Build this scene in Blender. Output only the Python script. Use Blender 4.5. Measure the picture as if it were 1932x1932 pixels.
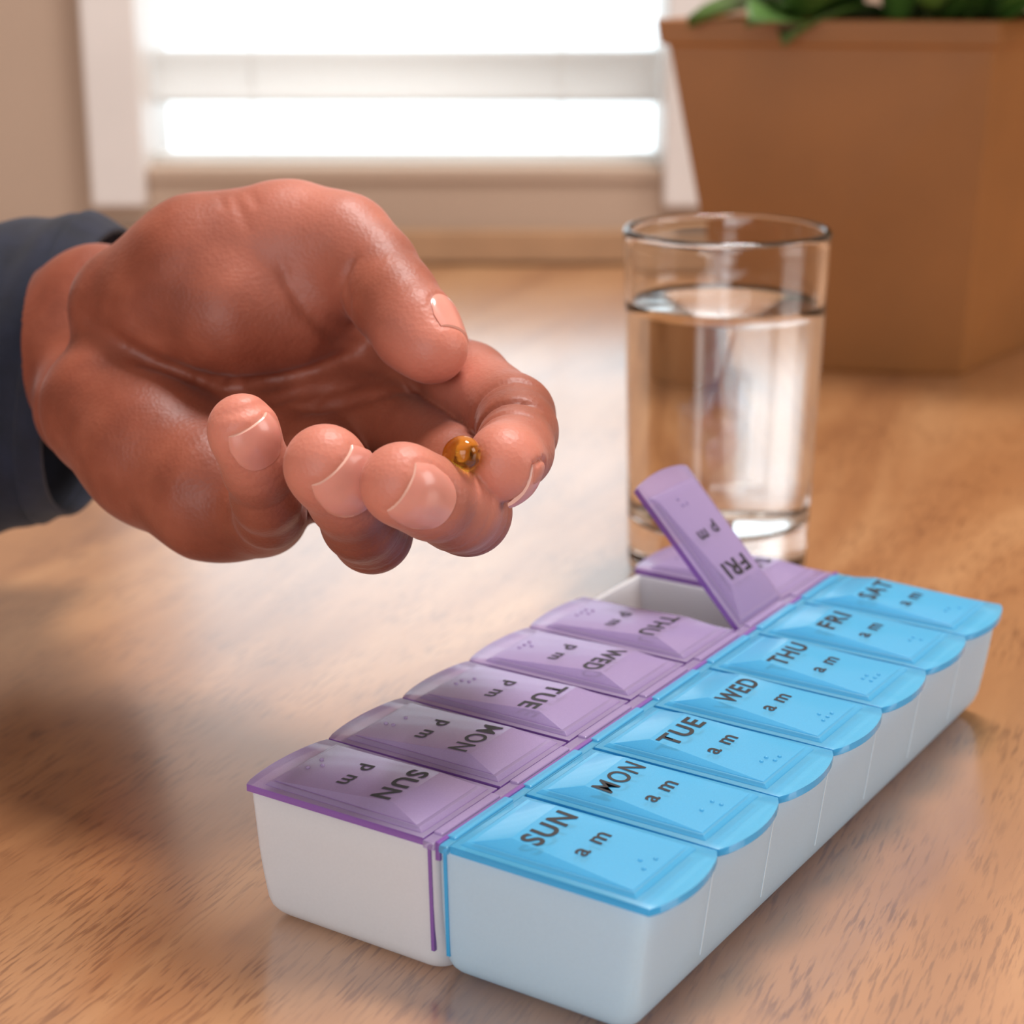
import bpy, bmesh, math, random
import numpy as np
from mathutils import Vector, Matrix
for o in list(bpy.data.objects): bpy.data.objects.remove(o)
S = bpy.context.scene
COL = S.collection
random.seed(4)

# ------------------------------------------------------------------ camera
CELL = 0.030                       # length of one pill compartment, metres
FPX = 3477.7                       # focal length in pixels of the 1932 frame
PITCH = 0.30020                    # camera looks 17.2 degrees down
CAMH = (6.11857 + 1.11) * CELL  # lens height above the table top (z = 0)
cd = bpy.data.cameras.new('camera'); cam = bpy.data.objects.new('camera', cd); COL.objects.link(cam)
cam.location = (0, 0, CAMH); cam.rotation_euler = (math.pi/2 - PITCH, 0, 0)
cd.sensor_width = 36; cd.lens = 36*FPX/1932; cd.clip_start = 0.01
cd.dof.use_dof = True; cd.dof.focus_distance = 0.428; cd.dof.aperture_fstop = 12.5; cd.dof.aperture_blades = 0
S.camera = cam
CAMM = Matrix.Translation((0, 0, CAMH)) @ Matrix.Rotation(math.pi/2 - PITCH, 4, 'X')

# ------------------------------------------------------------------ world, light, exposure
S.view_settings.view_transform = 'Standard'; S.view_settings.look = 'None'
S.view_settings.exposure = 0.0; S.view_settings.gamma = 1.0; S.view_settings.use_curve_mapping = False
S.cycles.use_denoising = True
S.cycles.max_bounces = 14; S.cycles.transparent_max_bounces = 24; S.cycles.transmission_bounces = 12
S.cycles.sample_clamp_indirect = 6
w = bpy.data.worlds.new('sky'); S.world = w; w.use_nodes = True
w.node_tree.nodes['Background'].inputs[0].default_value = (0.80, 0.93, 1.0, 1)
w.node_tree.nodes['Background'].inputs[1].default_value = 2.6
def area(name, loc, target, sx, sy, power, col):
    l = bpy.data.lights.new(name, 'AREA'); l.shape = 'RECTANGLE'; l.size = sx; l.size_y = sy; l.energy = power; l.color = col
    o = bpy.data.objects.new(name, l); COL.objects.link(o); o.location = loc
    o.rotation_euler = (Vector(target) - Vector(loc)).to_track_quat('-Z', 'Y').to_euler(); return o
area('ceiling_light', (0.25, 0.85, 1.45), (0.05, 0.45, 0), 0.40, 0.30, 25, (1.0, 0.98, 0.97))
area('front_fill_light', (-0.7, -1.5, 0.60), (0.0, 0.5, 0.08), 1.5, 1.2, 27, (0.93, 0.97, 1.0))  # added fill from behind the camera, no window is built there
area('side_area_light', (1.9, 0.1, 0.8), (0.1, 0.6, 0.05), 1.0, 1.0, 17, (1.0, 0.96, 0.93))  # broad area light from the right, the wall there has no window

# ------------------------------------------------------------------ helpers
def tag(o, label=None, cat=None, group=None, kind=None):
    if label: o['label'] = label
    if cat: o['category'] = cat
    if group: o['group'] = group
    if kind: o['kind'] = kind
    return o
def empty(name, loc=(0, 0, 0), rz=0):
    o = bpy.data.objects.new(name, None); o.location = loc; o.rotation_euler = (0, 0, rz); o.empty_display_size = .02
    COL.objects.link(o); return o
def mesh_obj(name, verts, faces, m, parent=None, smooth=False):
    me = bpy.data.meshes.new(name); me.from_pydata([tuple(v) for v in verts], [], [tuple(f) for f in faces]); me.update()
    if smooth: me.polygons.foreach_set('use_smooth', [True]*len(me.polygons))
    if m: me.materials.append(m)
    o = bpy.data.objects.new(name, me); COL.objects.link(o)
    if parent: o.parent = parent
    return o
def from_bm(name, bm, m, parent=None, smooth=False):
    bmesh.ops.recalc_face_normals(bm, faces=bm.faces)
    me = bpy.data.meshes.new(name); bm.to_mesh(me); bm.free()
    if smooth: me.polygons.foreach_set('use_smooth', [True]*len(me.polygons))
    if m: me.materials.append(m)
    o = bpy.data.objects.new(name, me); COL.objects.link(o)
    if parent: o.parent = parent
    return o
def add_box(bm, x0, x1, y0, y1, z0, z1, bev=0, seg=2):
    r = bmesh.ops.create_cube(bm, size=1)
    vs = r['verts']
    for v in vs: v.co = Vector((x0+(v.co.x+.5)*(x1-x0), y0+(v.co.y+.5)*(y1-y0), z0+(v.co.z+.5)*(z1-z0)))
    if bev > 0:
        es = list({e for v in vs for e in v.link_edges})
        bmesh.ops.bevel(bm, geom=es, offset=bev, segments=seg, profile=.5, affect='EDGES')
def box(name, x0, x1, y0, y1, z0, z1, m, parent=None, bev=0):
    bm = bmesh.new(); add_box(bm, x0, x1, y0, y1, z0, z1, bev); return from_bm(name, bm, m, parent)
def lathe(name, prof, m, parent=None, seg=96, closed=False):
    vs, fs = [], []
    for r, z in prof:
        for k in range(seg):
            a = 2*math.pi*k/seg; vs.append((r*math.cos(a), r*math.sin(a), z))
    n = len(prof)
    for i in range(n if closed else n-1):
        j = (i+1) % n
        for k in range(seg):
            fs.append((i*seg+k, i*seg+(k+1) % seg, j*seg+(k+1) % seg, j*seg+k))
    me = bpy.data.meshes.new(name); me.from_pydata(vs, [], fs)
    bm = bmesh.new(); bm.from_mesh(me); bmesh.ops.remove_doubles(bm, verts=bm.verts, dist=1e-6)
    bpy.data.meshes.remove(me)
    return from_bm(name, bm, m, parent, True)
def px2cam(px, py, d):             # pixel and depth (m) -> millimetres in the lens frame
    return np.array([(px-966)/FPX*d, -(py-966)/FPX*d, -d])*1000
def cam2world(p): return CAMM @ Vector((p[0]/1000, p[1]/1000, p[2]/1000))
def on_table(px, py):
    a = PITCH + math.atan((py-966)/FPX); y = CAMH/math.tan(a)
    d = y*math.cos(PITCH) + CAMH*math.sin(PITCH); return (px-966)/FPX*d, y

# ------------------------------------------------------------------ materials
def mat(name):
    m = bpy.data.materials.new(name); m.use_nodes = True; nt = m.node_tree
    return m, nt, nt.nodes['Principled BSDF']
def N(nt, t, **kw):
    n = nt.nodes.new(t)
    for k, v in kw.items():
        if k.startswith('i_'): n.inputs[k[2:].replace('_', ' ')].default_value = v
        else: setattr(n, k, v)
    return n
def ramp(nt, stops):
    r = nt.nodes.new('ShaderNodeValToRGB'); e = r.color_ramp.elements
    while len(e) < len(stops): e.new(.5)
    for a, (p, c) in zip(e, stops): a.position = p; a.color = (*c, 1)
    return r
def simple(name, col, rough=.5, noise=.06, scale=40, bump=0, **kw):
    m, nt, b = mat(name); L = nt.links.new
    tc = N(nt, 'ShaderNodeTexCoord'); n = N(nt, 'ShaderNodeTexNoise'); n.inputs['Scale'].default_value = scale; n.inputs['Detail'].default_value = 4
    L(tc.outputs['Object'], n.inputs['Vector'])
    r = ramp(nt, [(.3, tuple(c*(1-noise) for c in col)), (.7, tuple(min(1, c*(1+noise)) for c in col))])
    L(n.outputs['Fac'], r.inputs[0]); L(r.outputs[0], b.inputs['Base Color']); b.inputs['Roughness'].default_value = rough
    for k, v in kw.items(): b.inputs[k.replace('_', ' ')].default_value = v
    if bump:
        bp = N(nt, 'ShaderNodeBump'); bp.inputs['Strength'].default_value = bump; bp.inputs['Distance'].default_value = .001
        L(n.outputs['Fac'], bp.inputs['Height']); L(bp.outputs[0], b.inputs['Normal'])
    return m

def wood_table():
    m, nt, b = mat('oiled_wood'); L = nt.links.new
    tc = N(nt, 'ShaderNodeTexCoord')
    rot = N(nt, 'ShaderNodeMapping'); rot.inputs['Rotation'].default_value = (0, 0, math.radians(24)); L(tc.outputs['Object'], rot.inputs[0])
    mp = N(nt, 'ShaderNodeMapping'); mp.inputs['Scale'].default_value = (9, 1.6, 1); L(rot.outputs[0], mp.inputs[0])
    n1 = N(nt, 'ShaderNodeTexNoise'); n1.inputs['Scale'].default_value = 2.2; n1.inputs['Detail'].default_value = 5; n1.inputs['Distortion'].default_value = .8
    L(mp.outputs[0], n1.inputs['Vector'])
    r1 = ramp(nt, [(.30, (.27, .10, .032)), (.5, (.42, .185, .068)), (.70, (.56, .29, .125))]); L(n1.outputs['Fac'], r1.inputs[0])
    mp2 = N(nt, 'ShaderNodeMapping'); mp2.inputs['Scale'].default_value = (620, 60, 1); L(rot.outputs[0], mp2.inputs[0])
    n2 = N(nt, 'ShaderNodeTexNoise'); n2.inputs['Scale'].default_value = 1.6; n2.inputs['Detail'].default_value = 3
    L(mp2.outputs[0], n2.inputs['Vector'])
    r2 = ramp(nt, [(.36, (.50, .41, .36)), (.50, (1, 1, 1)), (.64, (1, 1, 1)), (.75, (1.0, 1.0, 1.0))]); L(n2.outputs['Fac'], r2.inputs[0])
    # patches where the pores show
    n3 = N(nt, 'ShaderNodeTexNoise'); n3.inputs['Scale'].default_value = 38; n3.inputs['Detail'].default_value = 2
    L(tc.outputs['Object'], n3.inputs['Vector'])
    r3 = ramp(nt, [(.40, (.12, .12, .12)), (.60, (.85, .85, .85))]); L(n3.outputs['Fac'], r3.inputs[0])
    mx = N(nt, 'ShaderNodeMix', data_type='RGBA', blend_type='MULTIPLY'); L(r3.outputs[0], mx.inputs[0]); L(r1.outputs[0], mx.inputs[6]); L(r2.outputs[0], mx.inputs[7])
    L(mx.outputs[2], b.inputs['Base Color'])
    b.inputs['Roughness'].default_value = .30
    b.inputs['IOR'].default_value = 1.8; b.inputs['Coat Weight'].default_value = 1.0; b.inputs['Coat IOR'].default_value = 2.7; b.inputs['Coat Roughness'].default_value = .2
    bp = N(nt, 'ShaderNodeBump'); bp.inputs['Strength'].default_value = .12; bp.inputs['Distance'].default_value = .0006
    L(n2.outputs['Fac'], bp.inputs['Height']); L(bp.outputs[0], b.inputs['Normal'])
    return m
M = {}
M['wood'] = wood_table()
M['wall'] = simple('beige_plaster', (.42, .30, .22), .85, .04, 6)
M['skirt'] = simple('brown_wood_trim', (.36, .20, .10), .5, .12, 20)
M['frame'] = simple('white_window_paint', (.66, .60, .56), .5, .03, 20)
M['ceil'] = simple('white_ceiling_paint', (.8, .77, .73), .9, .03, 4)
M['floor'] = simple('brown_floor_boards', (.30, .17, .09), .5, .2, 5)
M['planter'] = simple('brown_glazed_planter', (.27, .098, .016), .5, .10, 14)
M['rimclay'] = simple('planter_rim', (.50, .22, .09), .5, .08, 14)
M['soil'] = simple('dark_potting_soil', (.05, .03, .02), .95, .3, 120, .5)
M['leaf'] = simple('green_leaf', (.06, .13, .02), .45, .35, 60)

def slat_mat():
    m, nt, b = mat('translucent_white_blind'); L = nt.links.new
    b.inputs['Base Color'].default_value = (.86, .86, .84, 1); b.inputs['Roughness'].default_value = .6
    n = N(nt, 'ShaderNodeTexNoise'); n.inputs['Scale'].default_value = 60
    tr = N(nt, 'ShaderNodeBsdfTranslucent'); tr.inputs[0].default_value = (.9, .9, .88, 1)
    r = ramp(nt, [(.2, (.30,)*3), (.8, (.34,)*3)]); L(n.outputs['Fac'], r.inputs[0])
    mx = N(nt, 'ShaderNodeMixShader'); L(r.outputs[0], mx.inputs[0]); L(b.outputs[0], mx.inputs[1]); L(tr.outputs[0], mx.inputs[2])
    L(mx.outputs[0], nt.nodes['Material Output'].inputs[0]); return m
M['slat'] = slat_mat()

def glass(name, col, ior, rough=0.0, arch=False):
    m, nt, b = mat(name)
    b.inputs['Base Color'].default_value = (*col, 1); b.inputs['Transmission Weight'].default_value = 1
    b.inputs['IOR'].default_value = ior; b.inputs['Roughness'].default_value = rough
    L = nt.links.new
    n = N(nt, 'ShaderNodeTexNoise'); n.inputs['Scale'].default_value = 30
    r = ramp(nt, [(.3, (rough, rough, rough)), (.7, (rough+.004,)*3)]); L(n.outputs['Fac'], r.inputs[0]); L(r.outputs[0], b.inputs['Roughness'])
    return m
M['glass'] = glass('clear_drinking_glass', (.985, .99, .99), 1.48)
M['water'] = glass('clear_water', (.99, .995, .995), 1.333)
def pane_mat():
    m, nt, b = mat('window_glass'); L = nt.links.new
    b.inputs['Base Color'].default_value = (1, 1, 1, 1); b.inputs['Roughness'].default_value = .02; b.inputs['Metallic'].default_value = 1
    n = N(nt, 'ShaderNodeTexNoise'); n.inputs['Scale'].default_value = 4
    fr = N(nt, 'ShaderNodeMapRange'); lw = N(nt, 'ShaderNodeLayerWeight'); L(lw.outputs['Facing'], fr.inputs[0]); fr.inputs[3].default_value = .02; fr.inputs[4].default_value = .12
    tp = N(nt, 'ShaderNodeBsdfTransparent'); r = ramp(nt, [(.2, (.97,)*3), (.8, (.99,)*3)]); L(n.outputs['Fac'], r.inputs[0]); L(r.outputs[0], tp.inputs[0])
    mx = N(nt, 'ShaderNodeMixShader'); L(fr.outputs[0], mx.inputs[0]); L(tp.outputs[0], mx.inputs[1]); L(b.outputs[0], mx.inputs[2])
    L(mx.outputs[0], nt.nodes['Material Output'].inputs[0]); return m
M['pane'] = pane_mat()
M['amber'] = glass('amber_gelatin', (1.0, .90, .12), 1.40)

def plastic_translucent(name, col, trans, fac, rough=.12, sss=0):
    # thin tinted plastic: partly lets light through, partly scatters it, glossy on top
    m, nt, b = mat(name); L = nt.links.new
    tc = N(nt, 'ShaderNodeTexCoord'); n = N(nt, 'ShaderNodeTexNoise'); n.inputs['Scale'].default_value = 90; L(tc.outputs['Object'], n.inputs['Vector'])
    r = ramp(nt, [(.3, tuple(c*.96 for c in col)), (.7, tuple(min(1, c*1.03) for c in col))]); L(n.outputs['Fac'], r.inputs[0]); L(r.outputs[0], b.inputs['Base Color'])
    b.inputs['Roughness'].default_value = rough; b.inputs['IOR'].default_value = 1.5
    b.inputs['Coat Weight'].default_value = .28; b.inputs['Coat Roughness'].default_value = .09
    tp = N(nt, 'ShaderNodeBsdfTransparent'); tp.inputs[0].default_value = (*trans, 1)
    fr = N(nt, 'ShaderNodeLayerWeight'); fr.inputs[0].default_value = .35
    mr = N(nt, 'ShaderNodeMapRange'); L(fr.outputs['Facing'], mr.inputs[0]); mr.inputs[3].default_value = fac; mr.inputs[4].default_value = min(1, fac+.35)
    mx = N(nt, 'ShaderNodeMixShader'); L(mr.outputs[0], mx.inputs[0]); L(tp.outputs[0], mx.inputs[1]); L(b.outputs[0], mx.inputs[2])
    L(mx.outputs[0], nt.nodes['Material Output'].inputs[0]); return m
M['lid_pm'] = plastic_translucent('purple_clear_plastic', (.42, .33, .54), (.90, .82, .96), .42, .27)
M['rim_pm'] = plastic_translucent('purple_plastic_edge', (.24, .11, .40), (.6, .4, .8), .7)
M['lid_am'] = plastic_translucent('blue_clear_plastic', (.13, .53, .79), (.55, .88, .99), .42, .27)
M['rim_am'] = plastic_translucent('blue_plastic_edge', (.05, .42, .78), (.3, .7, .95), .7)
M['ink'] = simple('black_print_ink', (.007, .006, .008), .6, .1, 100)
def tray_mat(name, col):
    m, nt, b = mat(name); L = nt.links.new
    tc = N(nt, 'ShaderNodeTexCoord'); n = N(nt, 'ShaderNodeTexNoise'); n.inputs['Scale'].default_value = 45; n.inputs['Detail'].default_value = 3; L(tc.outputs['Object'], n.inputs['Vector'])
    r = ramp(nt, [(.3, tuple(c*.985 for c in col)), (.7, tuple(min(1, c*1.01) for c in col))]); L(n.outputs['Fac'], r.inputs[0]); L(r.outputs[0], b.inputs['Base Color'])
    b.inputs['Roughness'].default_value = .38
    b.inputs['Subsurface Weight'].default_value = .35; b.inputs['Subsurface Radius'].default_value = (1, 1, 1); b.inputs['Subsurface Scale'].default_value = .006
    tr = N(nt, 'ShaderNodeBsdfTranslucent'); L(r.outputs[0], tr.inputs[0])
    mx = N(nt, 'ShaderNodeMixShader'); mx.inputs[0].default_value = .42; L(b.outputs[0], mx.inputs[1]); L(tr.outputs[0], mx.inputs[2])
    L(mx.outputs[0], nt.nodes['Material Output'].inputs[0]); return m
M['tray_pm'] = tray_mat('milky_white_plastic', (.89, .89, .91))
M['tray_am'] = tray_mat('milky_plastic_blue_lit', (.68, .86, .97))  # blue light leaking through the lids is painted into this tray colour

M['seam'] = simple('pale_blue_seam', (.60, .74, .84), .4, .02, 50)
def skin_mat():
    m, nt, b = mat('skin'); L = nt.links.new
    tc = N(nt, 'ShaderNodeTexCoord')
    n = N(nt, 'ShaderNodeTexNoise'); n.inputs['Scale'].default_value = 75; n.inputs['Detail'].default_value = 5; L(tc.outputs['Object'], n.inputs['Vector'])
    r = ramp(nt, [(.28, (.19, .044, .022)), (.5, (.24, .059, .030)), (.75, (.31, .085, .046))]); L(n.outputs['Fac'], r.inputs[0])  # palm tone darkened, its shade is put into the colour
    at = N(nt, 'ShaderNodeAttribute'); at.attribute_name = 'flush_and_light'
    mx = N(nt, 'ShaderNodeMix', data_type='RGBA'); L(at.outputs['Fac'], mx.inputs[0]); L(r.outputs[0], mx.inputs[6]); mx.inputs[7].default_value = (.66, .235, .165, 1)  # fingertips: natural redness plus painted lightening for the light on them
    L(mx.outputs[2], b.inputs['Base Color'])
    b.inputs['Roughness'].default_value = .50; b.inputs['Specular IOR Level'].default_value = .40
    b.inputs['Sheen Weight'].default_value = .12; b.inputs['Sheen Roughness'].default_value = .35; b.inputs['Sheen Tint'].default_value = (1, .85, .82, 1)
    b.inputs['Subsurface Weight'].default_value = .25; b.inputs['Subsurface Radius'].default_value = (1.0, .28, .16); b.inputs['Subsurface Scale'].default_value = .004
    v = N(nt, 'ShaderNodeTexVoronoi'); v.inputs['Scale'].default_value = 900; L(tc.outputs['Object'], v.inputs['Vector'])
    w2 = N(nt, 'ShaderNodeTexNoise'); w2.inputs['Scale'].default_value = 420; w2.inputs['Detail'].default_value = 3; L(tc.outputs['Object'], w2.inputs['Vector'])
    ad = N(nt, 'ShaderNodeMath', operation='ADD'); L(v.outputs['Distance'], ad.inputs[0]); L(w2.outputs['Fac'], ad.inputs[1])
    bp = N(nt, 'ShaderNodeBump'); bp.inputs['Strength'].default_value = .22; bp.inputs['Distance'].default_value = .0004
    L(ad.outputs[0], bp.inputs['Height']); L(bp.outputs[0], b.inputs['Normal'])
    return m
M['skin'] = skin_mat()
M['nail'] = simple('fingernail', (.66, .27, .21), .22, .04, 200, Subsurface_Weight=.2, Subsurface_Scale=.002)
M['nail_edge'] = simple('nail_free_edge', (.74, .42, .33), .3, .03, 200)
M['cloth'] = simple('navy_sleeve_cloth', (.007, .009, .022), .9, .35, 90, .6, Sheen_Weight=.06)

# ------------------------------------------------------------------ room
WY = 1.300
def wall_y(px, py):
    t = PITCH + math.atan((py-966)/FPX); z = CAMH - WY*math.tan(t)
    d = WY*math.cos(PITCH) + (CAMH-z)*math.sin(PITCH); return (px-966)/FPX*d, z
RX0, RX1, RY0, FZ, CZ = -2.0, 2.2, -2.2, -.75, 1.75
X0, X1 = wall_y(262, 200)[0], wall_y(1262, 200)[0]
Z0, Z1 = wall_y(900, 326)[1], .37
bm = bmesh.new()
for a in ((RX0, X0, FZ, CZ), (X1, RX1, FZ, CZ), (X0, X1, FZ, Z0), (X0, X1, Z1, CZ)):
    add_box(bm, a[0], a[1], WY, WY+.095, a[2], a[3])
tag(from_bm('wall_back', bm, M['wall']), kind='structure')
tag(box('wall_left', RX0-.1, RX0, RY0, WY, FZ, CZ, M['wall']), kind='structure')
tag(box('wall_right', RX1, RX1+.1, RY0, WY, FZ, CZ, M['wall']), kind='structure')
tag(box('wall_front', RX0, RX1, RY0-.1, RY0, FZ, CZ, M['wall']), kind='structure')
tag(box('floor', RX0, RX1, RY0, WY, FZ-.1, FZ, M['floor']), kind='structure')
tag(box('ceiling', RX0, RX1, RY0, WY, CZ, CZ+.1, M['ceil']), kind='structure')
tag(box('trim_1', RX0, RX1, WY-.012, WY, .0005, wall_y(900, 432)[1], M['skirt'], bev=.002), kind='structure')
wn = empty('window_1', ((X0+X1)/2, WY, Z0)); wn['kind'] = 'structure'
hw = (X1-X0)/2; hh = Z1-Z0
def wbox(name, *a, **k): return box(name, *a, M['frame'], wn, **k)
wbox('jamb', -hw-.034, -hw+.003, -.014, .10, -.022, hh+.03, bev=.002)
wbox('jamb', hw-.003, hw+.034, -.014, .10, -.022, hh+.03, bev=.002)
wbox('head_rail', -hw, hw, -.014, .10, hh-.003, hh+.03, bev=.002)
box('sill', -hw, hw, -.002, .10, -.006, .003, M['wall'], wn, bev=.001)
box('pane', -hw, hw, .07, .074, 0, hh, M['pane'], wn)
bl = empty('window_blind', ((X0+X1)/2, WY+.035, Z0))
tag(bl, 'white translucent blind with wide horizontal slats hanging in the window', 'blind')
zs = [wall_y(900, 150)[1]-Z0 + k*.079 for k in range(4)]
for z in zs:
    # curved slat
    prof = []
    for i in range(9):
        t = i/8-.5; prof.append((.006*math.cos(t*2.4)-.004, t*.037))
    vs, fs = [], []
    for x in (-hw+.004, hw-.004):
        for y, zz in prof: vs.append((x, y, z+zz))
        for y, zz in reversed(prof): vs.append((x, y+.0012, z+zz))
    n = 18
    for i in range(n): fs.append((i, (i+1) % n, n+(i+1) % n, n+i))
    fs += [tuple(range(n)), tuple(range(2*n-1, n-1, -1))]
    mesh_obj('slat', vs, fs, M['slat'], bl, True)
for x in (-hw*.6, hw*.6):
    box('cord', x-.0008, x+.0008, .001, .0026, .012, hh-.006, M['slat'], bl)
box('bottom_rail', -hw+.004, hw-.004, -.003, .005, .0035, .011, M['slat'], bl, bev=.001)
box('top_rail', -hw+.004, hw-.004, -.012, .012, hh-.02, hh-.001, M['frame'], bl, bev=.001)

# ------------------------------------------------------------------ table
tb = empty('table', (0, .35, -.75)); tag(tb, 'light brown wooden table with fine open grain, everything stands on it', 'table')
box('tabletop', -1.2, 1.2, -.75, WY-.013-.35, .75-.035, .75, M['wood'], tb, bev=.002)
for x in (-1.1, 1.1):
    for y in (-.65, .8): box('leg', x-.035, x+.035, y-.035, y+.035, 0, .714, M['wood'], tb, bev=.003)

# ------------------------------------------------------------------ planter with plant, behind the glass on the right
pr = empty('potted_plant'); tag(pr, 'large square brown planter with a leafy green plant, behind the drinking glass', 'plant')
A = Vector((*on_table(1372, 694), 0)); B = Vector((*on_table(1812, 708), 0))
dside = Vector((math.sin(math.radians(36)), math.cos(math.radians(36)), 0))
Cc = B + dside*.125; D = A + (Cc-B)*1.0
ctr = (A+B+Cc+D)/4; pr.location = ctr
base = [p-ctr for p in (A, B, Cc, D)]
HP = .1800
def at_h(px, y, z):                # x so that a point at distance y and height z shows at column px
    d = y*math.cos(PITCH)+(CAMH-z)*math.sin(PITCH); return (px-966)/FPX*d
top = [Vector((at_h(1252, A.y-.004, HP), A.y-.004, HP)), Vector((at_h(1884, B.y-.014, HP), B.y-.014, HP))]
top += [top[1]+dside*.165+Vector((.02, 0, 0)), top[0]+dside*.165]
top = [p-Vector((ctr.x, ctr.y, 0)) for p in top]
cen = sum(top, Vector())/4
def ring(k, t=1.0, z=None):
    out = []
    for a, b in zip(base, top):
        p = a.lerp(b, k); p2 = Vector((cen.x*k+(p.x-cen.x*k)*t, cen.y*k+(p.y-cen.y*k)*t, p.z if z is None else z)); out.append(p2)
    return out
rings = [ring(0), ring(.93), ring(.93, 1.035), ring(1, 1.035), ring(1, .93), ring(.86, .92)]
vs = [v for r in rings for v in r]; fs = [(3, 2, 1, 0)]
for i in range(len(rings)-1):
    for k in range(4): fs.append((i*4+k, i*4+(k+1) % 4, i*4+4+(k+1) % 4, i*4+4+k))
fs.append(tuple(range(20, 24)))
pot = mesh_obj('planter', vs, fs, M['planter'], pr)
bv = pot.modifiers.new('bev', 'BEVEL'); bv.width = .003; bv.segments = 3
sv = ring(.90, .915); sv2 = ring(.87, .9)
mesh_obj('soil', sv2+sv, [(3, 2, 1, 0), (4, 5, 6, 7)]+[(k, (k+1) % 4, 4+(k+1) % 4, 4+k) for k in range(4)], M['soil'], pr)
def leaf_mesh():
    vs, fs = [], []; n = 7
    for i in range(n+1):
        t = i/n; w_ = .016*math.sin(math.pi*min(1, t*.97+.03))**.8; z = .012*math.sin(t*2.2)
        for s in (-1, 0, 1): vs.append((s*w_, t*.07, z + (.004 if s else 0)))
    for i in range(n):
        for s in range(2): a = i*3+s; fs.append((a, a+1, a+4, a+3))
    m0 = bpy.data.meshes.new('leaf'); m0.from_pydata(vs, [], fs)
    bm = bmesh.new(); bm.from_mesh(m0); bpy.data.meshes.remove(m0)
    g = bmesh.ops.solidify(bm, geom=bm.faces[:], thickness=.0006)
    me = bpy.data.meshes.new('leaf'); bm.to_mesh(me); bm.free(); me.materials.append(M['leaf'])
    me.polygons.foreach_set('use_smooth', [True]*len(me.polygons)); return me
lm = leaf_mesh()
for k in range(110):
    o = bpy.data.objects.new('leaf', lm); COL.objects.link(o); o.parent = pr
    u, v = random.uniform(.34, .97), random.uniform(.05, .95)
    p = (top[0].lerp(top[1], u)).lerp(top[3].lerp(top[2], u), v)
    o.location = (p.x, p.y, random.uniform(.172, .200))
    a = math.atan2(p.y-cen.y, p.x-cen.x)-math.pi/2+random.uniform(-.9, .9)
    o.rotation_euler = (random.uniform(-.3, 1.0), random.uniform(-.5, .5), a); s = random.uniform(.7, 1.25); o.scale = (s, s, s)
for k in range(8):
    u, v = random.uniform(.25, .8), random.uniform(.25, .75)
    p = (top[0].lerp(top[1], u)).lerp(top[3].lerp(top[2], u), v)
    bm = bmesh.new(); bmesh.ops.create_cone(bm, cap_ends=True, segments=8, radius1=.0025, radius2=.0012, depth=.09)
    o = from_bm('stem', bm, M['leaf'], pr, True); o.location = (p.x*.9+cen.x*.1, p.y*.9+cen.y*.1, .215); o.rotation_euler = (random.uniform(-.2, .2), random.uniform(-.2, .2), 0)

# ------------------------------------------------------------------ drinking glass and its water
gx, gy = on_table(1350, 1078)
g = empty('drinking_glass', (gx, gy, 0)); tag(g, 'clear drinking glass standing behind the pill organizer in front of the planter', 'glass')
RT, RB, GH = .0354, .0318, .1238
def gr(z): return RB+(RT-RB)*(z/GH)**1.1
T = .0026; FL = .0185
prof = [(0, .0012), (RB-.008, .0012), (RB-.005, .0002), (RB-.002, .0005), (RB-.0003, .0025)]
prof += [(gr(z), z) for z in (.006, .02, .04, .06, .08, .10, .118, .1215)]
prof += [(RT+.0001, .1228), (RT-.0006, .1236), (RT-.0015, .1238), (RT-.0024, .1233), (RT-.0028, .122)]
prof += [(gr(z)-T, z) for z in (.118, .10, .08, .06, .04, .030)]
prof += [(gr(.03)-T-.001, .0245), (gr(.03)-T-.0045, .0205), (gr(.03)-T-.010, .0188), (.012, .0184), (0, .0184)]
lathe('tumbler', prof, M['glass'], g)
g.children[0].name = 'glass_body'
WL = .0980
wp = [(0, .0184+.00005), (.012, .01845), (gr(.03)-T-.010+.0001, .01885), (gr(.03)-T-.0045+.0001, .02055), (gr(.03)-T-.0009, .0245)]
wp += [(gr(z)-T+.0002, z) for z in (.030, .04, .06, .08, .095)]
wp += [(gr(WL)-T+.0002, WL+.0012), (gr(WL)-T-.0008, WL+.0004), (gr(WL)-T-.0025, WL), (0, WL)]
wt = lathe('drinking_water', wp, M['water']); wt.location = (gx, gy, 0)
tag(wt, 'clear water filling the drinking glass to about four fifths', 'water')

# ------------------------------------------------------------------ pill organizer
X, Y_ = -2.03605516*CELL, 12.75071103*CELL
YAW = 0.57616525
po = empty('pill_organizer'); tag(po, 'white weekly pill organizer with purple pm lids and blue am lids, one lid open', 'pill box')
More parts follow.
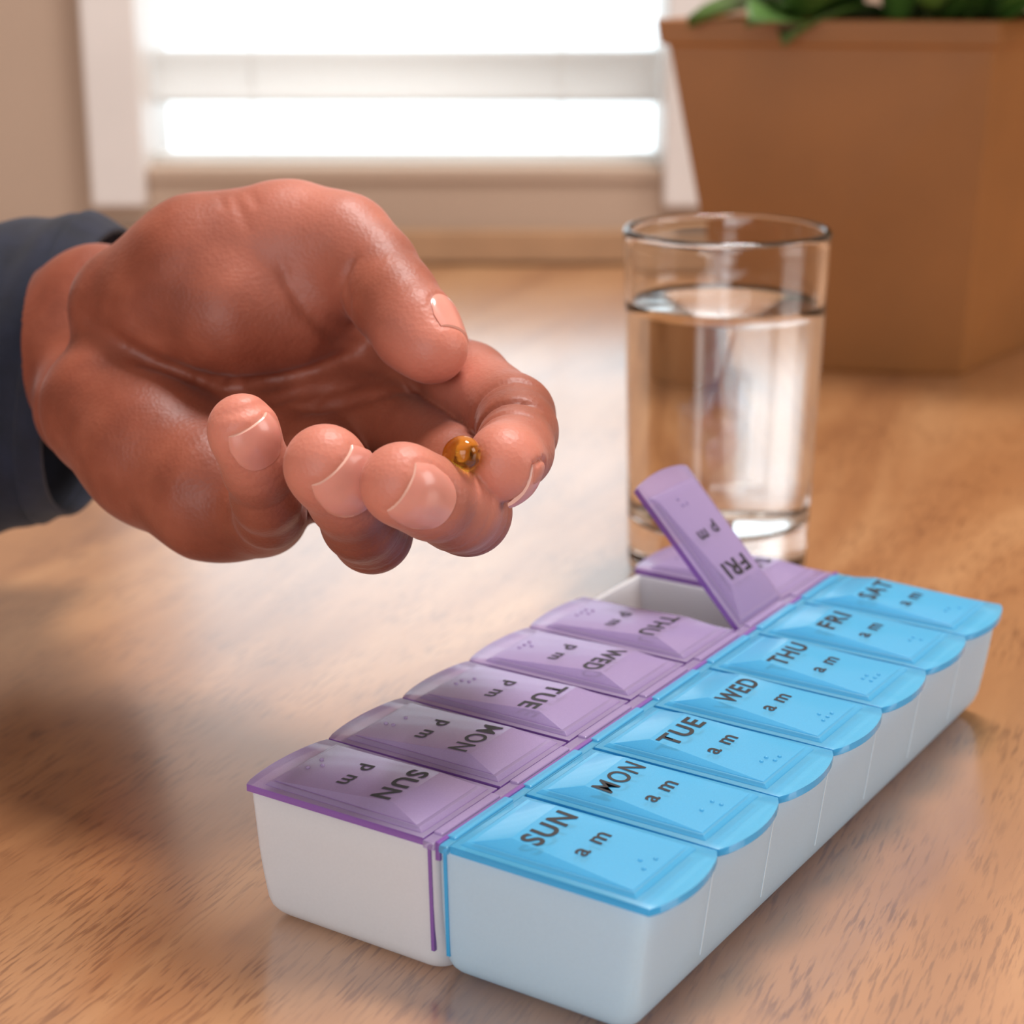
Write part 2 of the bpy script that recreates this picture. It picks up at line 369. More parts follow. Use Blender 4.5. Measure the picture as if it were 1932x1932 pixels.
# local frame: x along the week (sun to sat), y from the am side towards the pm side, in cells
po.matrix_world = Matrix.Translation((X, Y_, 0)) @ Matrix.Rotation(math.pi/2-YAW, 4, 'Z') @ Matrix.Scale(CELL, 4)
HB = 1.11
V1, V2, V3 = 1.66126, 1.89235, 3.52286     # pm hinge edge, am hinge edge, am outer edge, measured from the pm outer edge
def rrect(x0, x1, y0, y1, r, n=6):
    out = []
    for cx, cy, a0 in ((x1-r, y1-r, 0), (x0+r, y1-r, 90), (x0+r, y0+r, 180), (x1-r, y0+r, 270)):
        for i in range(n+1):
            a = math.radians(a0+90*i/n); out.append((cx+r*math.cos(a), cy+r*math.sin(a)))
    return out
def tray(name, ya, yb, outer, m):
    # ya<yb in local y ; outer = +1 if the outside long wall is at yb, -1 if at ya
    secs = []; R = .24 if outer < 0 else .17; top = HB-.045
    for a in [0, 12, 25, 40, 55, 70, 90]:
        t = math.radians(a); secs.append((R-R*math.cos(t), R-R*math.sin(t)))
    for z in (.4, .6, .8, top-.02): secs.append((z, 0))
    secs.append((top, .012))
    rows = []
    for z, ins in secs:
        tp = (.13 if outer < 0 else .07)*(1-z/HB)
        e = .04*(1-z/HB)
        i0 = ins*.25; y0 = ya + (tp+ins if outer < 0 else i0*0.2); y1 = yb - (tp+ins if outer > 0 else i0*0.2)
        x0 = .02+e+ins; x1 = 6.98-e-ins
        rows.append([(x, y, z) for x, y in rrect(x0, x1, y0, y1, .05+.16*max(0, 1-z/.5)*.6)])
    wall = .055; inner = []
    for z, ins in reversed(secs):
        if z < .05: continue
        tp = (.13 if outer < 0 else .07)*(1-z/HB); e = .04*(1-z/HB)
        y0 = ya + (tp+ins if outer < 0 else 0)+wall; y1 = yb - (tp+ins if outer > 0 else 0)-wall
        inner.append([(x, y, z+(.0 if z > .2 else .05)) for x, y in rrect(.02+e+ins+wall, 6.98-e-ins-wall, y0, y1, .05+.16*max(0, 1-z/.5)*.6)])
    rows += inner; vs = [p for r in rows for p in r]; n = len(rows[0]); fs = [tuple(range(n))[::-1]]
    for i in range(len(rows)-1):
        for k in range(n): fs.append((i*n+k, i*n+(k+1) % n, (i+1)*n+(k+1) % n, (i+1)*n+k))
    fs.append(tuple(range((len(rows)-1)*n, len(rows)*n)))
    o = mesh_obj(name, vs, fs, m, po, True)
    o.data.set_sharp_from_angle(angle=math.radians(40))
    for k in range(1, 7):
        bm = bmesh.new(); top_ = HB-.05
        tpb = .13
        y0t, y1t = ya+.05, yb-.05; y0b = ya+.05+(.30 if outer < 0 else 0); y1b = yb-.05-(.30 if outer > 0 else 0)
        q = [(y0b, .06), (y1b, .06), (y1t-(.09 if outer > 0 else 0), .34), (y1t, top_), (y0t, top_), (y0t+(.09 if outer < 0 else 0), .34)]
        vv = [(k+s*.022, y, z) for s in (-1, 1) for y, z in q]; nn = 6
        ff = [tuple(range(nn)), tuple(range(2*nn-1, nn-1, -1))]+[(i, nn+i, nn+(i+1) % nn, (i+1) % nn) for i in range(nn)]
        mesh_obj('divider', vv, ff, m, po)
    return o
# local y = -v
t1 = tray('tray', -(1.765), -.035, 1, M['tray_pm']); t1['label'] = 'milky white tray under the purple lids'
t2 = tray('tray', -(V3-.03), -1.785, -1, M['tray_am']); t2['label'] = 'milky tray under the blue lids, their blue light put into its colour'
for k in range(1, 7):              # faint seams outside the am tray between compartments
    o = mesh_obj('seam', [(k+s, -(V3-.03)-.004+.13*(1-z/HB)*1.0, z) for z in (.26, HB-.06) for s in (-.007, .007)] +
                 [(k+s, -(V3-.03)+.03+.13*(1-z/HB), z) for z in (.26, HB-.06) for s in (-.007, .007)],
                 [(0, 1, 3, 2), (4, 6, 7, 5), (0, 2, 6, 4), (1, 5, 7, 3), (0, 4, 5, 1), (2, 3, 7, 6)], M['seam'], po)

def hinge(name, v, vw, m, lab, tail):
    bm = bmesh.new()
    add_box(bm, .0, 7.0, -v-vw/2, -v+vw/2, HB-.055, HB+.01, .012)
    for k in range(7):             # raised knuckles between the lids
        add_box(bm, k+.12, k+.88, -v-vw/2+.01, -v+vw/2-.01, HB+.0, HB+.03, .012)
    q = [(.02+.04*(1-z/HB)-d, y, z) for z in (.22, HB-.03) for d in (.010, -.02) for y in (-tail-.014, -tail+.014)]
    b2 = bmesh.new(); tv = [b2.verts.new(c) for c in q]
    for f_ in ((0, 1, 3, 2), (4, 6, 7, 5), (0, 4, 5, 1), (2, 3, 7, 6), (0, 2, 6, 4), (1, 5, 7, 3)): b2.faces.new([tv[k] for k in f_])
    from_bm('end_rib', b2, M['rim_pm' if 'purple' in lab else 'rim_am'], po)
    o = from_bm(name, bm, m, po); o['label'] = lab; return o
hinge('hinge_rail', V1+.055, .10, M['lid_pm'], 'purple hinge strip with raised knuckles', 1.715)
hinge('hinge_rail', V2-.06, .10, M['lid_am'], 'blue hinge strip with raised knuckles', 1.85)
o = box('joining_strip', .0, 7.0, -(V1+.155), -(V1+.115), HB-.12, HB+.025, M['rim_pm'], po, bev=.006)

BRAILLE = {'SUN': [(0, 1), (1, 0), (1, 2)], 'MON': [(0, 0), (1, 0), (0, 2)], 'TUE': [(0, 1), (0, 2), (1, 0), (1, 1)],
           'WED': [(0, 1), (1, 0), (1, 1), (1, 2)], 'THU': [(0, 1), (0, 2), (1, 0), (1, 1), (1, 2)], 'FRI': [(0, 0), (1, 0), (0, 1)], 'SAT': [(0, 1), (0, 2), (1, 0)]}
DAYS = ['SUN', 'MON', 'TUE', 'WED', 'THU', 'FRI', 'SAT']
def lid_mesh(L, m, pm):
    # lid frame: x in 0..1 along the week, w = distance out from the hinge, z = 0 underside
    bm = bmesh.new()
    pts = [(.02, 0), (.98, 0), (.992, L-.02)]
    for i in range(1, 12):
        t = i/12; x = .992-(.984*t); pts.append((x, L-.01+(.06 if pm else .10)*math.sin(math.pi*t)**.8))
    pts.append((.008, L-.02))
    th = .06
    lo = [bm.verts.new((x, w_, 0)) for x, w_ in pts]; hi = [bm.verts.new((x, w_, th)) for x, w_ in pts]
    bm.faces.new(lo[::-1]); bm.faces.new(hi); n = len(pts)
    for i in range(n): bm.faces.new((lo[i], lo[(i+1) % n], hi[(i+1) % n], hi[i]))
    def frustum(b, t):
        vb = [bm.verts.new(p) for p in b]; vt = [bm.verts.new(p) for p in t]
        bm.faces.new(vb[::-1]); bm.faces.new(vt)
        for i in range(4): bm.faces.new((vb[i], vb[(i+1) % 4], vt[(i+1) % 4], vt[i]))
    wo = L-.15
    frustum([(.07, .05, th+.001), (.93, .05, th+.001), (.93, wo, th+.001), (.07, wo, th+.001)],
            [(.10, .09, th+.028), (.90, .09, th+.028), (.90, wo-.03, th+.028), (.10, wo-.03, th+.028)])
    frustum([(.11, .12, th+.029), (.89, .12, th+.029), (.885, wo-.05, th+.029), (.115, wo-.05, th+.029)],
            [(.20, .40, th+.10), (.80, .40, th+.10), (.88, wo-.06, th+.034), (.12, wo-.06, th+.034)])
    es = [e for e in bm.edges]
    bmesh.ops.bevel(bm, geom=es, offset=.011, segments=2, profile=.5, affect='EDGES', clamp_overlap=True)
    add_box(bm, .14, .86, wo-.035, wo+.02, -.03, .0, .008)      # grip bar under the tab
    bmesh.ops.recalc_face_normals(bm, faces=bm.faces)
    me = bpy.data.meshes.new('lid'); bm.to_mesh(me); bm.free(); me.materials.append(m); me.materials.append(M['rim_pm' if pm else 'rim_am'])
    for p_ in me.polygons:
        if abs(p_.normal.z) < .6 and (p_.center.z < .05 or p_.area < .02): p_.material_index = 1
        if p_.center.z < .001 and p_.center.z > -.029 and abs(p_.normal.z) < .6: p_.material_index = 1
    me.polygons.foreach_set('use_smooth', [True]*len(me.polygons)); me.set_sharp_from_angle(angle=math.radians(28)); return me
def text_mesh(txt, width, height, weight):
    c = bpy.data.curves.new('t', 'FONT'); c.body = txt; c.size = 1; c.offset = weight; c.extrude = .0; c.align_x = 'LEFT'; c.space_character = 1.16
    o = bpy.data.objects.new('t', c); COL.objects.link(o)
    dg = bpy.context.evaluated_depsgraph_get(); dg.update()
    me = bpy.data.meshes.new_from_object(o.evaluated_get(dg)); bpy.data.objects.remove(o)
    xs = [v.co.x for v in me.vertices]; ys = [v.co.y for v in me.vertices]
    cx, cy = (min(xs)+max(xs))/2, (min(ys)+max(ys))/2; sx = width/(max(xs)-min(xs)); sy = height/(max(ys)-min(ys))
    for v in me.vertices: v.co.x = (v.co.x-cx)*sx; v.co.y = (v.co.y-cy)*sy
    me.materials.append(M['ink']); return me
TXT = {d: text_mesh(d, .54 if d != 'FRI' else .44, .18, .013 if d == 'MON' else .026) for d in DAYS}
AP = {'am': text_mesh('a m', .38, .10, .018), 'pm': text_mesh('p m', .38, .14, .018)}
for k_, me_ in {**TXT, **AP}.items(): me_.name = 'print_'+k_.lower()
def braille_mesh(day, pm):
    bm = bmesh.new()
    for a, b_ in BRAILLE[day]:
        mt = Matrix.Translation((.0+b_*.085, a*.075, 0)) @ Matrix.Diagonal((1, 1, .75, 1))
        bmesh.ops.create_icosphere(bm, subdivisions=2, radius=.018, matrix=mt)
    me = bpy.data.meshes.new('braille'); bm.to_mesh(me); bm.free(); me.materials.append(M['lid_pm' if pm else 'lid_am'])
    me.polygons.foreach_set('use_smooth', [True]*len(me.polygons)); return me
for pm in (True, False):
    L = V1-.0 if pm else V3-V2
    me = lid_mesh(L, M['lid_pm' if pm else 'lid_am'], pm)
    for k, day in enumerate(DAYS):
        lid = bpy.data.objects.new('lid', me); COL.objects.link(lid); lid.parent = po
        ang = 0
        if pm and day == 'FRI': ang = math.radians(47)
        if pm: # w grows toward +y (pm outer) ; hinge at v=V1
            lid.location = (k, -V1, HB-.045); lid.rotation_euler = (ang, 0, 0)
        else:  # mirror: w grows toward -y. rotate by 180 about z
            lid.location = (k+1, -V2, HB-.045); lid.rotation_euler = (0, 0, math.pi)
        lid['label'] = ('open purple pm lid, raised, reading FRI' if ang else 'purple pm lid reading '+day) if pm else 'blue am lid reading '+day
        def slope_z(w_): # height of the plateau
            wo = L-.15-.06; t = (w_-.40)/(wo-.40); return .06+.10+(.034-.10)*t
        sl = math.atan((.034-.10)/((L-.21)-.40))
        for tx, wc, nm in ((TXT[day], .535, 'day_lettering'), (AP['pm' if pm else 'am'], (.98 if pm else .90), 'time_lettering')):
            o = bpy.data.objects.new(nm, tx); COL.objects.link(o); o.parent = lid
            xx = .48 if pm else .52
            # text runs towards -x of the lid frame, its top faces the hinge
            o.matrix_local = Matrix.Translation((xx, wc, slope_z(wc)+.0045)) @ Matrix.Rotation(sl, 4, 'X') @ Matrix.Rotation(math.pi, 4, 'Z')
        o = bpy.data.objects.new('braille', braille_mesh(day, pm)); COL.objects.link(o); o.parent = lid
        wc = L-.36
        o.location = (.42, wc, slope_z(wc)+.002); o.rotation_euler = (sl, 0, 0)
        # raised end stops where the lid meets the hinge
print('box done')
#HAND#
# ------------------------------------------------------------------ the left hand: one continuous surface grown from a distance field (mm, lens frame)
H = 0.75
class Field:
    def __init__(s, lo, hi, h):
        s.h = h; s.lo = np.array(lo, float); s.n = np.ceil((np.array(hi)-s.lo)/h).astype(int)+1
        s.ax = [s.lo[i]+h*np.arange(s.n[i]) for i in range(3)]
        s.d = np.full(s.n, 60., np.float32)
    def sub(s, lo, hi):
        a = np.clip(np.floor((np.array(lo)-s.lo)/s.h).astype(int), 0, s.n-1); b = np.clip(np.ceil((np.array(hi)-s.lo)/s.h).astype(int)+1, 1, s.n)
        sl = tuple(slice(a[i], b[i]) for i in range(3))
        P = np.meshgrid(*[s.ax[i][sl[i]].astype(np.float32) for i in range(3)], indexing='ij'); return sl, P
def smin(a, b, k):
    h = np.maximum(k-np.abs(a-b), 0)/k; return np.minimum(a, b)-h*h*k*.25
def smax(a, b, k): return -smin(-a, -b, k)
def rcone(P, a, b, r1, r2):
    ab = b-a; L2 = float(ab@ab)
    q = [P[i]-a[i] for i in range(3)]
    t = np.clip((q[0]*ab[0]+q[1]*ab[1]+q[2]*ab[2])/L2, 0, 1)
    return np.sqrt((q[0]-t*ab[0])**2+(q[1]-t*ab[1])**2+(q[2]-t*ab[2])**2)-(r1+(r2-r1)*t)
def pts(*l): return [(px2cam(x, y, d), r) for x, y, d, r in l]
F = Field((-142, -28, -600), (20, 112, -380), H)
def add_chain(G, ch, k, margin=10):
    for (a, ra), (b, rb) in zip(ch, ch[1:]):
        m = max(ra, rb)+margin
        sl, P = F.sub(np.minimum(a, b)-m, np.maximum(a, b)+m)
        G[sl] = smin(G[sl], rcone(P, a, b, ra, rb).astype(np.float32), k)
def ball(G, c, rad, k, axes=None):
    c, r = c; r = np.array(rad); m = r.max()+10
    sl, P = F.sub(c-m, c+m); q = [P[i]-c[i] for i in range(3)]
    if axes is not None: q = [sum(axes[j][i]*q[i] for i in range(3)) for j in range(3)]
    kk = np.sqrt((q[0]/r[0])**2+(q[1]/r[1])**2+(q[2]/r[2])**2)
    G[sl] = smin(G[sl], ((kk-1)*r.min()).astype(np.float32), k)

palm = F.d.copy()
# forearm, metacarpals
add_chain(palm, pts((-150, 720, .620, 27), (60, 690, .585, 28), (175, 650, .553, 26)), 14, 18)
add_chain(palm, pts((190, 560, .548, 15), (520, 600, .530, 12), (800, 690, .500, 11.5)), 9)
add_chain(palm, pts((180, 640, .548, 15), (430, 730, .517, 14), (600, 770, .506, 12.5), (745, 800, .492, 11.5)), 9)
add_chain(palm, pts((170, 720, .540, 15), (330, 790, .512, 15), (480, 840, .501, 13), (610, 880, .486, 11.2)), 9)
add_chain(palm, pts((170, 770, .525, 16), (320, 880, .500, 14), (440, 950, .478, 11.5)), 9)
# heel of the hand on the little finger side
add_chain(palm, pts((212, 770, .503, 19.6), (290, 850, .490, 18.2), (400, 932, .477, 15.6), (500, 965, .470, 11)), 8)
# ball of the thumb
add_chain(palm, pts((255, 585, .510, 18.3), (390, 522, .500, 21.0), (520, 482, .497, 17.3), (620, 475, .492, 14.3)), 8)
add_chain(palm, pts((300, 600, .497, 12.5), (440, 598, .490, 14.5), (560, 590, .493, 12.5), (630, 600, .500, 9)), 8)
fingers = {
 'thumb':  dict(ch=pts((560, 455, .495, 15.5), (650, 468, .488, 13.4), (700, 510, .482, 11.8), (742, 565, .474, 11.0), (785, 622, .466, 10.6), (818, 655, .461, 8.6)), N=(.76, .62, .16), r=9.6, w=1.0, k=4),
 'index':  dict(ch=pts((800, 690, .500, 12), (885, 725, .480, 10.6), (968, 785, .458, 10.0), (976, 815, .447, 9.4), (970, 850, .435, 8.9), (955, 877, .421, 8.3)), N=(.74, -.62, .12), r=8.6, w=.86, k=3),
 'middle': dict(ch=pts((745, 800, .492, 11.5), (850, 888, .460, 11.0), (882, 966, .434, 9.9), (862, 960, .422, 9.4), (814, 940, .412, 9.0), (760, 915, .403, 8.9)), N=(.62, -.42, .62), r=8.9, w=1.08, k=3),
 'ring':   dict(ch=pts((610, 880, .486, 11.2), (700, 975, .458, 9.8), (702, 1006, .443, 9.2), (680, 985, .431, 8.7), (655, 938, .419, 8.5), (616, 880, .4075, 8.9)), N=(.60, -.40, .60), r=8.7, w=1.0, k=3),
 'pinky':  dict(ch=pts((440, 950, .478, 11.2), (495, 970, .462, 9.2), (510, 968, .449, 8.2), (502, 938, .438, 7.9), (484, 882, .428, 7.6), (460, 810, .419, 7.7)), N=(.55, -.38, .60), r=7.5, w=.86, k=3),
}
allf = None
for nm, f in fingers.items():
    G = np.full(F.n, 60., np.float32)
    add_chain(G, f['ch'], f['k'])
    c, r = f['ch'][-1]; c0, r0 = f['ch'][-2]
    A = (c-c0)/np.linalg.norm(c-c0); Nn = np.array(f['N'], float); Nn -= A*(Nn@A); Nn /= np.linalg.norm(Nn); Sd = np.cross(A, Nn)
    f.update(A=A, Nn=Nn, S=Sd, C=c, G=G)
    # pulp of the finger tip, opposite the nail
    ball(G, (c-Nn*1.2-A*2.2, 0), (r*.97, r*.98, r*1.12), 3, (Sd, Nn, A))
    f['G'] = G
    allf = G if allf is None else smin(allf, G, .9)
D = smin(palm, allf, 5.5)
# flexion folds: shallow ring grooves round a finger, (finger, chain position, depth, width, tilt)
def ringfold(c, ax, R, depth, width, side=None):
    global D
    m = R+3; sl, P = F.sub(c-m, c+m); q = [P[i]-c[i] for i in range(3)]
    s = q[0]*ax[0]+q[1]*ax[1]+q[2]*ax[2]; rr = np.sqrt(np.maximum(q[0]**2+q[1]**2+q[2]**2-s*s, 0))
    g = depth*np.exp(-(s/width)**2)*np.clip((R-rr)/2.5, 0, 1)
    if side is not None:
        dd = (q[0]*side[0]+q[1]*side[1]+q[2]*side[2])/np.maximum(rr, .1); g = g*np.clip(dd*1.6+.35, 0, 1)
    D[sl] = D[sl]+g.astype(np.float32)
def along(f, i, t):
    ch = fingers[f]['ch']; a, b = ch[i][0], ch[i+1][0]; ax = (b-a)/np.linalg.norm(b-a); return a+(b-a)*t, ax
rg = random.Random(7)
for fn, i, t, dep, wd, vol in [('index', 3, .35, 1.5, .75, 1), ('index', 4, .1, .9, .7, 1), ('index', 2, .3, .9, .8, 1), ('thumb', 2, .45, 1.1, .8, 1), ('thumb', 2, .9, .5, .7, 1),
                               ('pinky', 3, .7, .6, .7, 1), ('ring', 3, .7, .6, .7, 1), ('middle', 3, .7, .6, .7, 1),
                               ('middle', 2, .2, .7, .6, -1), ('middle', 3, .15, .5, .5, -1), ('middle', 3, .6, .45, .5, -1), ('middle', 4, .15, .4, .5, -1),
                               ('ring', 2, .2, .7, .6, -1), ('ring', 2, .8, .5, .5, -1), ('ring', 3, .25, .45, .5, -1), ('ring', 4, .1, .4, .5, -1),
                               ('pinky', 3, .5, .4, .5, -1), ('pinky', 4, .1, .4, .5, -1)]:
    dep *= (.55 if vol < 0 else .9); c, ax = along(fn, i, t); n = fingers[fn]['Nn']*(-vol)
    ringfold(c, ax, 13, dep, wd, n)
# folds of the palm: follow the surface below a line seen from the front
def surf(px, py):
    for d in np.arange(.395, .60, .0004):
        p = px2cam(px, py, d); i = np.round((p-F.lo)/F.h).astype(int)
        if (i < 0).any() or (i >= F.n).any(): continue
        if D[tuple(i)] < 0: return p
    return None
def fold(line, r, depth, k=1.6):
    global D
    P3 = []
    for (x0, y0), (x1, y1) in zip(line, line[1:]):
        for t in np.linspace(0, 1, 7)[:-1]:
            p = surf(x0+(x1-x0)*t, y0+(y1-y0)*t)
            if p is not None: P3.append(p)
    n = len(P3); A3 = np.array(P3); m = 4*r+2; sl, P = F.sub(A3.min(0)-m, A3.max(0)+m); g = np.zeros_like(P[0])
    for i in range(n-1):
        if np.linalg.norm(P3[i]-P3[i+1]) > 9: continue
        dd = rcone(P, P3[i], P3[i+1], 0, 0); e = math.sin(math.pi*(i+.5)/(n-1))**.6
        g = np.maximum(g, depth*e*np.exp(-(dd/r)**2))
    D[sl] = D[sl]+g.astype(np.float32)
fold([(690, 658), (640, 676), (585, 700), (520, 716), (440, 720), (360, 708), (290, 685), (225, 645), (175, 610), (140, 575)], 2.4, 1.5)
fold([(528, 490), (540, 535), (575, 585), (612, 622), (650, 645), (690, 655)], 1.7, 1.3)
fold([(672, 478), (660, 505), (654, 535), (656, 570), (664, 600)], 1.5, .8)
fold([(800, 735), (740, 742), (670, 760), (600, 775), (540, 770)], 1.5, .8)
fold([(700, 720), (640, 735), (560, 745), (480, 772), (400, 780)], 1.5, .7)
for ln in ([(640, 720), (560, 800)], [(600, 730), (500, 760), (380, 800)], [(440, 365), (455, 400), (470, 440)], [(415, 370), (425, 400)], [(470, 362), (490, 395)]):
    fold(ln, 1.2, .45)
# a seat for every nail
NAILS = {}
def dval(p):
    g_ = (p-F.lo)/F.h; i = np.clip(np.floor(g_).astype(int), 0, F.n-2); t = g_-i; v = 0.
    for a in (0, 1):
        for b in (0, 1):
            for c in (0, 1): v += (t[0] if a else 1-t[0])*(t[1] if b else 1-t[1])*(t[2] if c else 1-t[2])*D[i[0]+a, i[1]+b, i[2]+c]
    return v
for nm, f in fingers.items():
    W = f['w']; back, front = -6.8*W-.6, 5.0*W-.4-(2.2 if nm == 'thumb' else 0)
    ss = np.linspace(back-1, front+2, 15); pp = np.linspace(-1.25, 1.25, 15); R = np.zeros((15, 15))
    for i, s_ in enumerate(ss):
        for j, p_ in enumerate(pp):
            dr = f['Nn']*math.cos(p_)+f['S']*math.sin(p_); lo_, hi_ = 2., 14.
            for q_ in np.arange(3, 14, .8):
                if dval(f['C']+f['A']*s_+dr*q_) > 0: hi_ = q_; lo_ = q_-.8; break
            for _ in range(6):
                md = (lo_+hi_)/2
                if dval(f['C']+f['A']*s_+dr*md) > 0: hi_ = md
                else: lo_ = md
            R[i, j] = lo_
    # a smooth plate: low order fit of the measured radii
    X_, Y2 = np.meshgrid(np.linspace(-1, 1, 15), np.linspace(-1, 1, 15), indexing='ij')
    B_ = lambda x, y: np.stack([1+0*x, x, x*x, x**3, y, y*y, y**4, x*y, x*x*y, x*y*y], -1)
    cf = np.linalg.lstsq(B_(X_.ravel(), Y2.ravel()), R.ravel(), rcond=None)[0]
    NAILS[nm] = (back, front, ss[0], ss[-1], cf, B_)
def nail_pt(f, nrm, s, phi, lift=0.):
    x = -1+2*(s-nrm[2])/(nrm[3]-nrm[2]); y = phi/1.25; R = float(nrm[5](np.array(x), np.array(y)) @ nrm[4])
    return f['C']+f['A']*s+(f['Nn']*math.cos(phi)+f['S']*math.sin(phi))*(R+lift)
def nail_outline(nrm, ph, n=26):
    back, front = nrm[0], nrm[1]; out = []
    for i in range(n+1):           # from one front corner round the base to the other
        t = i/n; x = -1+2*t
        s = back + (front-back)*(1-(1-abs(x)**3.2)**.5)*.86
        out.append((s, ph*x))
    return out
for nm, f in fingers.items():
    ph = {'thumb': .9, 'index': .85}.get(nm, 1.0)
    f['ph'] = ph
    ol = nail_outline(NAILS[nm], ph)
    P3 = [nail_pt(f, NAILS[nm], s, p, .25) for s, p in ol]
    P3 += [nail_pt(f, NAILS[nm], NAILS[nm][1]+.25+.9*math.cos(x*1.5), ph*x, .25) for x in np.linspace(1, -1, 18)]
    for a, b in zip(P3, P3[1:]):
        if np.linalg.norm(a-b) > 6: continue
        m = 3; sl, P = F.sub(np.minimum(a, b)-m, np.maximum(a, b)+m)
        D[sl] = smax(D[sl], -rcone(P, a, b, .5, .5).astype(np.float32), .5)

# surface nets
def surface_nets(D, lo, h):
    s = D < 0; c = s[:-1, :-1, :-1].astype(np.int8)
    for dx, dy, dz in [(1,0,0),(0,1,0),(0,0,1),(1,1,0),(1,0,1),(0,1,1),(1,1,1)]:
        c = c + s[dx:D.shape[0]-1+dx, dy:D.shape[1]-1+dy, dz:D.shape[2]-1+dz]
    act = (c > 0) & (c < 8); idx = np.argwhere(act); num = -np.ones(act.shape, np.int64); num[act] = np.arange(len(idx))
    acc = np.zeros((len(idx), 3)); cnt = np.zeros(len(idx))
    corners = [np.array(q) for q in [(0,0,0),(1,0,0),(0,1,0),(1,1,0),(0,0,1),(1,0,1),(0,1,1),(1,1,1)]]
    for i in range(8):
        for j in range(i+1, 8):
            if abs(corners[i]-corners[j]).sum() != 1: continue
            a = D[tuple((idx+corners[i]).T)].astype(float); b = D[tuple((idx+corners[j]).T)].astype(float)
            m = (a < 0) != (b < 0); t = np.where(m, a/np.where(a == b, 1, a-b), 0)
            p = corners[i]+(corners[j]-corners[i])*t[:, None]; acc[m] += p[m]; cnt[m] += 1
    V = (idx+acc/cnt[:, None])*h+lo; Fq = []
    for ax in range(3):
        o = [1, 1, 1]; o[ax] = 0; u, v = [i for i in range(3) if i != ax]
        A_ = s[tuple(slice(o[i], None if i != ax else -1) for i in range(3))]; B_ = s[tuple(slice(o[i] if i != ax else 1, None) for i in range(3))]
        e = np.argwhere(A_ != B_); e[:, u] += 1; e[:, v] += 1
        ok = (e[:, u] < D.shape[u]-1) & (e[:, v] < D.shape[v]-1); e = e[ok]
        inside = s[tuple(e.T)]
        q = []
        for du, dv in ((-1, -1), (0, -1), (0, 0), (-1, 0)):
            k_ = e.copy(); k_[:, u] += du; k_[:, v] += dv; q.append(num[tuple(k_.T)])
        q = np.stack(q, 1); flip = inside if ax != 1 else ~inside; q[~flip] = q[~flip][:, ::-1]; Fq.append(q)
    return V, np.concatenate(Fq)
V, Q = surface_nets(D, F.lo, F.h)
# keep only the biggest connected piece is not needed: the field is one body
# light smoothing
nb = [Q[:, [0, 1]], Q[:, [1, 2]], Q[:, [2, 3]], Q[:, [3, 0]]]; E_ = np.concatenate(nb)
for it, lam in ((0, .45), (1, -.25), (2, .45), (3, -.25)):
    sm = np.zeros_like(V); ct = np.zeros(len(V)); np.add.at(sm, E_[:, 0], V[E_[:, 1]]); np.add.at(ct, E_[:, 0], 1); np.add.at(sm, E_[:, 1], V[E_[:, 0]]); np.add.at(ct, E_[:, 1], 1)
    V = V+(sm/ct[:, None]-V)*lam
fl = np.zeros(len(V))  # mask of reddened skin that is also painted lighter as if lit
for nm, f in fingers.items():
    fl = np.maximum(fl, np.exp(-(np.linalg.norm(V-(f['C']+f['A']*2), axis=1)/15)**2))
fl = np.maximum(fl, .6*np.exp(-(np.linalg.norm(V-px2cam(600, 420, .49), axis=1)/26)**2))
MW = np.array(CAMM); Vw = (V/1000) @ MW[:3, :3].T + MW[:3, 3]
org = Vector(cam2world(px2cam(120, 760, .55))); 
person = empty('person', org); tag(person, 'cupped left hand palm up, in a dark navy sleeve, holding a yellow capsule', 'person')
Vl = Vw-np.array(org)
me = bpy.data.meshes.new('hand'); me.vertices.add(len(Vl)); me.vertices.foreach_set('co', Vl.ravel())
me.loops.add(Q.size); me.loops.foreach_set('vertex_index', Q.ravel()); me.polygons.add(len(Q)); me.polygons.foreach_set('loop_start', np.arange(0, Q.size, 4))
me.polygons.foreach_set('use_smooth', [True]*len(Q)); me.update(calc_edges=True); me.validate()
at_ = me.attributes.new('flush_and_light', 'FLOAT', 'POINT'); at_.data.foreach_set('value', fl)
me.materials.append(M['skin']); hand = bpy.data.objects.new('hand', me); COL.objects.link(hand); hand.parent = person
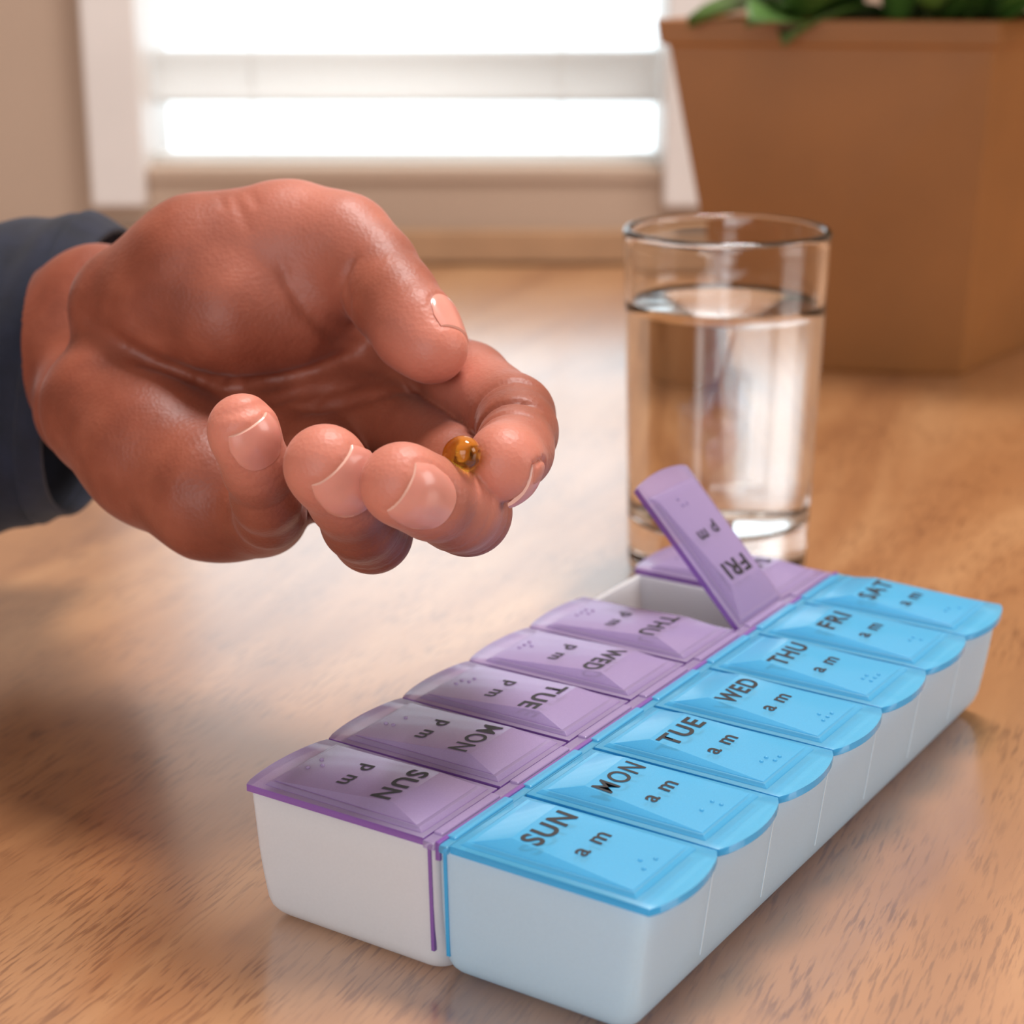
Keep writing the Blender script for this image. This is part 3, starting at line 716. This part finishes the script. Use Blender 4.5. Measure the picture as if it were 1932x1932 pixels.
# nails
for nm, f in fingers.items():
    nr = NAILS[nm]; back, front = nr[0], nr[1]; ph = f['ph']; nu, nv = 14, 12; vs, fs = [], []
    for lay in (0, 1):
        for i in range(nu+1):
            x = -1+2*i/nu
            s0 = back + (front-back)*(1-(1-abs(x*.985)**3.2)**.5)*.86; s1 = front+.9*math.cos(x*1.5)
            for j in range(nv+1):
                s = s0+(s1-s0)*min(1, j/(nv-1))-(0 if j < nv else -.12); edge = min(1, (1-abs(x))*6, j/2.)
                lift = (.02+.26*edge) if lay == 0 else -.7
                vs.append(cam2world(nail_pt(f, nr, s, ph*.97*x, lift))-org)
    K = (nu+1)*(nv+1)
    for i in range(nu):
        for j in range(nv):
            a = i*(nv+1)+j; fs.append((a, a+1, a+nv+2, a+nv+1)); fs.append((K+a, K+a+nv+1, K+a+nv+2, K+a+1))
    for i in range(nu):
        a = i*(nv+1); b = a+nv; fs.append((a, a+nv+1, K+a+nv+1, K+a)); fs.append((b, K+b, K+b+nv+1, b+nv+1))
    for j in range(nv):
        a = j; b = nu*(nv+1)+j; fs.append((a, K+a, K+a+1, a+1)); fs.append((b, b+1, K+b+1, K+b))
    bm = bmesh.new(); bv_ = [bm.verts.new(v) for v in vs]
    for q in fs: bm.faces.new([bv_[k] for k in q])
    o = from_bm('fingernail', bm, M['nail'], person, True); o.data.set_sharp_from_angle(angle=math.radians(50))
    o.data.materials.append(M['nail_edge'])
    # pale free edge: the last row
    for p in o.data.polygons:
        loc = [int(v) % K % (nv+1) for v in p.vertices]
        if min(loc) >= nv-1 and len(set(loc)) == 1: p.material_index = 1
# sleeve
ax0, ax1 = px2cam(-520, 720, .60), px2cam(182, 704, .592)
def sleeve(name, t0, t1, r_in, r_out, m, parent, nz=46, na=96, hem=False):
    AX = ax1-ax0; Ln = np.linalg.norm(AX); AX = AX/Ln; U = np.cross(AX, np.array([0, 1., 0])); U /= np.linalg.norm(U); Wv = np.cross(U, AX)
    SK = .24; vs, fs = [], []
    def rr(t, a, r):
        x = t*Ln; g = 1+.035*math.sin(x*.16+2.2*math.sin(a)+.8)+.022*math.sin(x*.31-1.7*a)+.03*math.sin(2*a+x*.05)
        return r*g*(1.0+.17*(1-t)**.7)
    cols = [(t0+(t1-t0)*i/nz, r_out) for i in range(nz+1)]+[(t1-(t1-t0)*i/nz, r_in) for i in range(nz+1)]
    for t, r in cols:
        for k in range(na):
            a = 2*math.pi*k/na; p = ax0+AX*(t*Ln+SK*t*(U[1]*math.cos(a)+Wv[1]*math.sin(a))*r)+(U*math.cos(a)+Wv*math.sin(a))*rr(t, a, r); vs.append(cam2world(p)-org)
    n = len(cols)
    for i in range(n):
        j = (i+1) % n
        for k in range(na): fs.append((i*na+k, i*na+(k+1) % na, j*na+(k+1) % na, j*na+k))
    return mesh_obj(name, vs, fs, m, parent, True)
sl_ = sleeve('sleeve', 0, .955, 44, 46, M['cloth'], person)
sleeve('cuff', .93, 1.0, 45.6, 47.2, M['cloth'], sl_, nz=10)

# softgel capsule between middle and index finger
pc = px2cam(871, 858, .4125)
bm = bmesh.new(); bmesh.ops.create_uvsphere(bm, u_segments=48, v_segments=32, radius=1)
for v in bm.verts: v.co = Vector((v.co.x*.0042, v.co.y*.0042, v.co.z*.0058))
cap = from_bm('gel_capsule', bm, M['amber'], None, True); cap.location = cam2world(pc)
cap.rotation_euler = (Matrix.Rotation(math.radians(62), 3, 'X') @ Matrix.Rotation(math.radians(20), 3, 'Y')).to_euler()
tag(cap, 'translucent golden yellow gel capsule held between the middle and index fingertips', 'pill')
print('hand', len(V), 'verts')
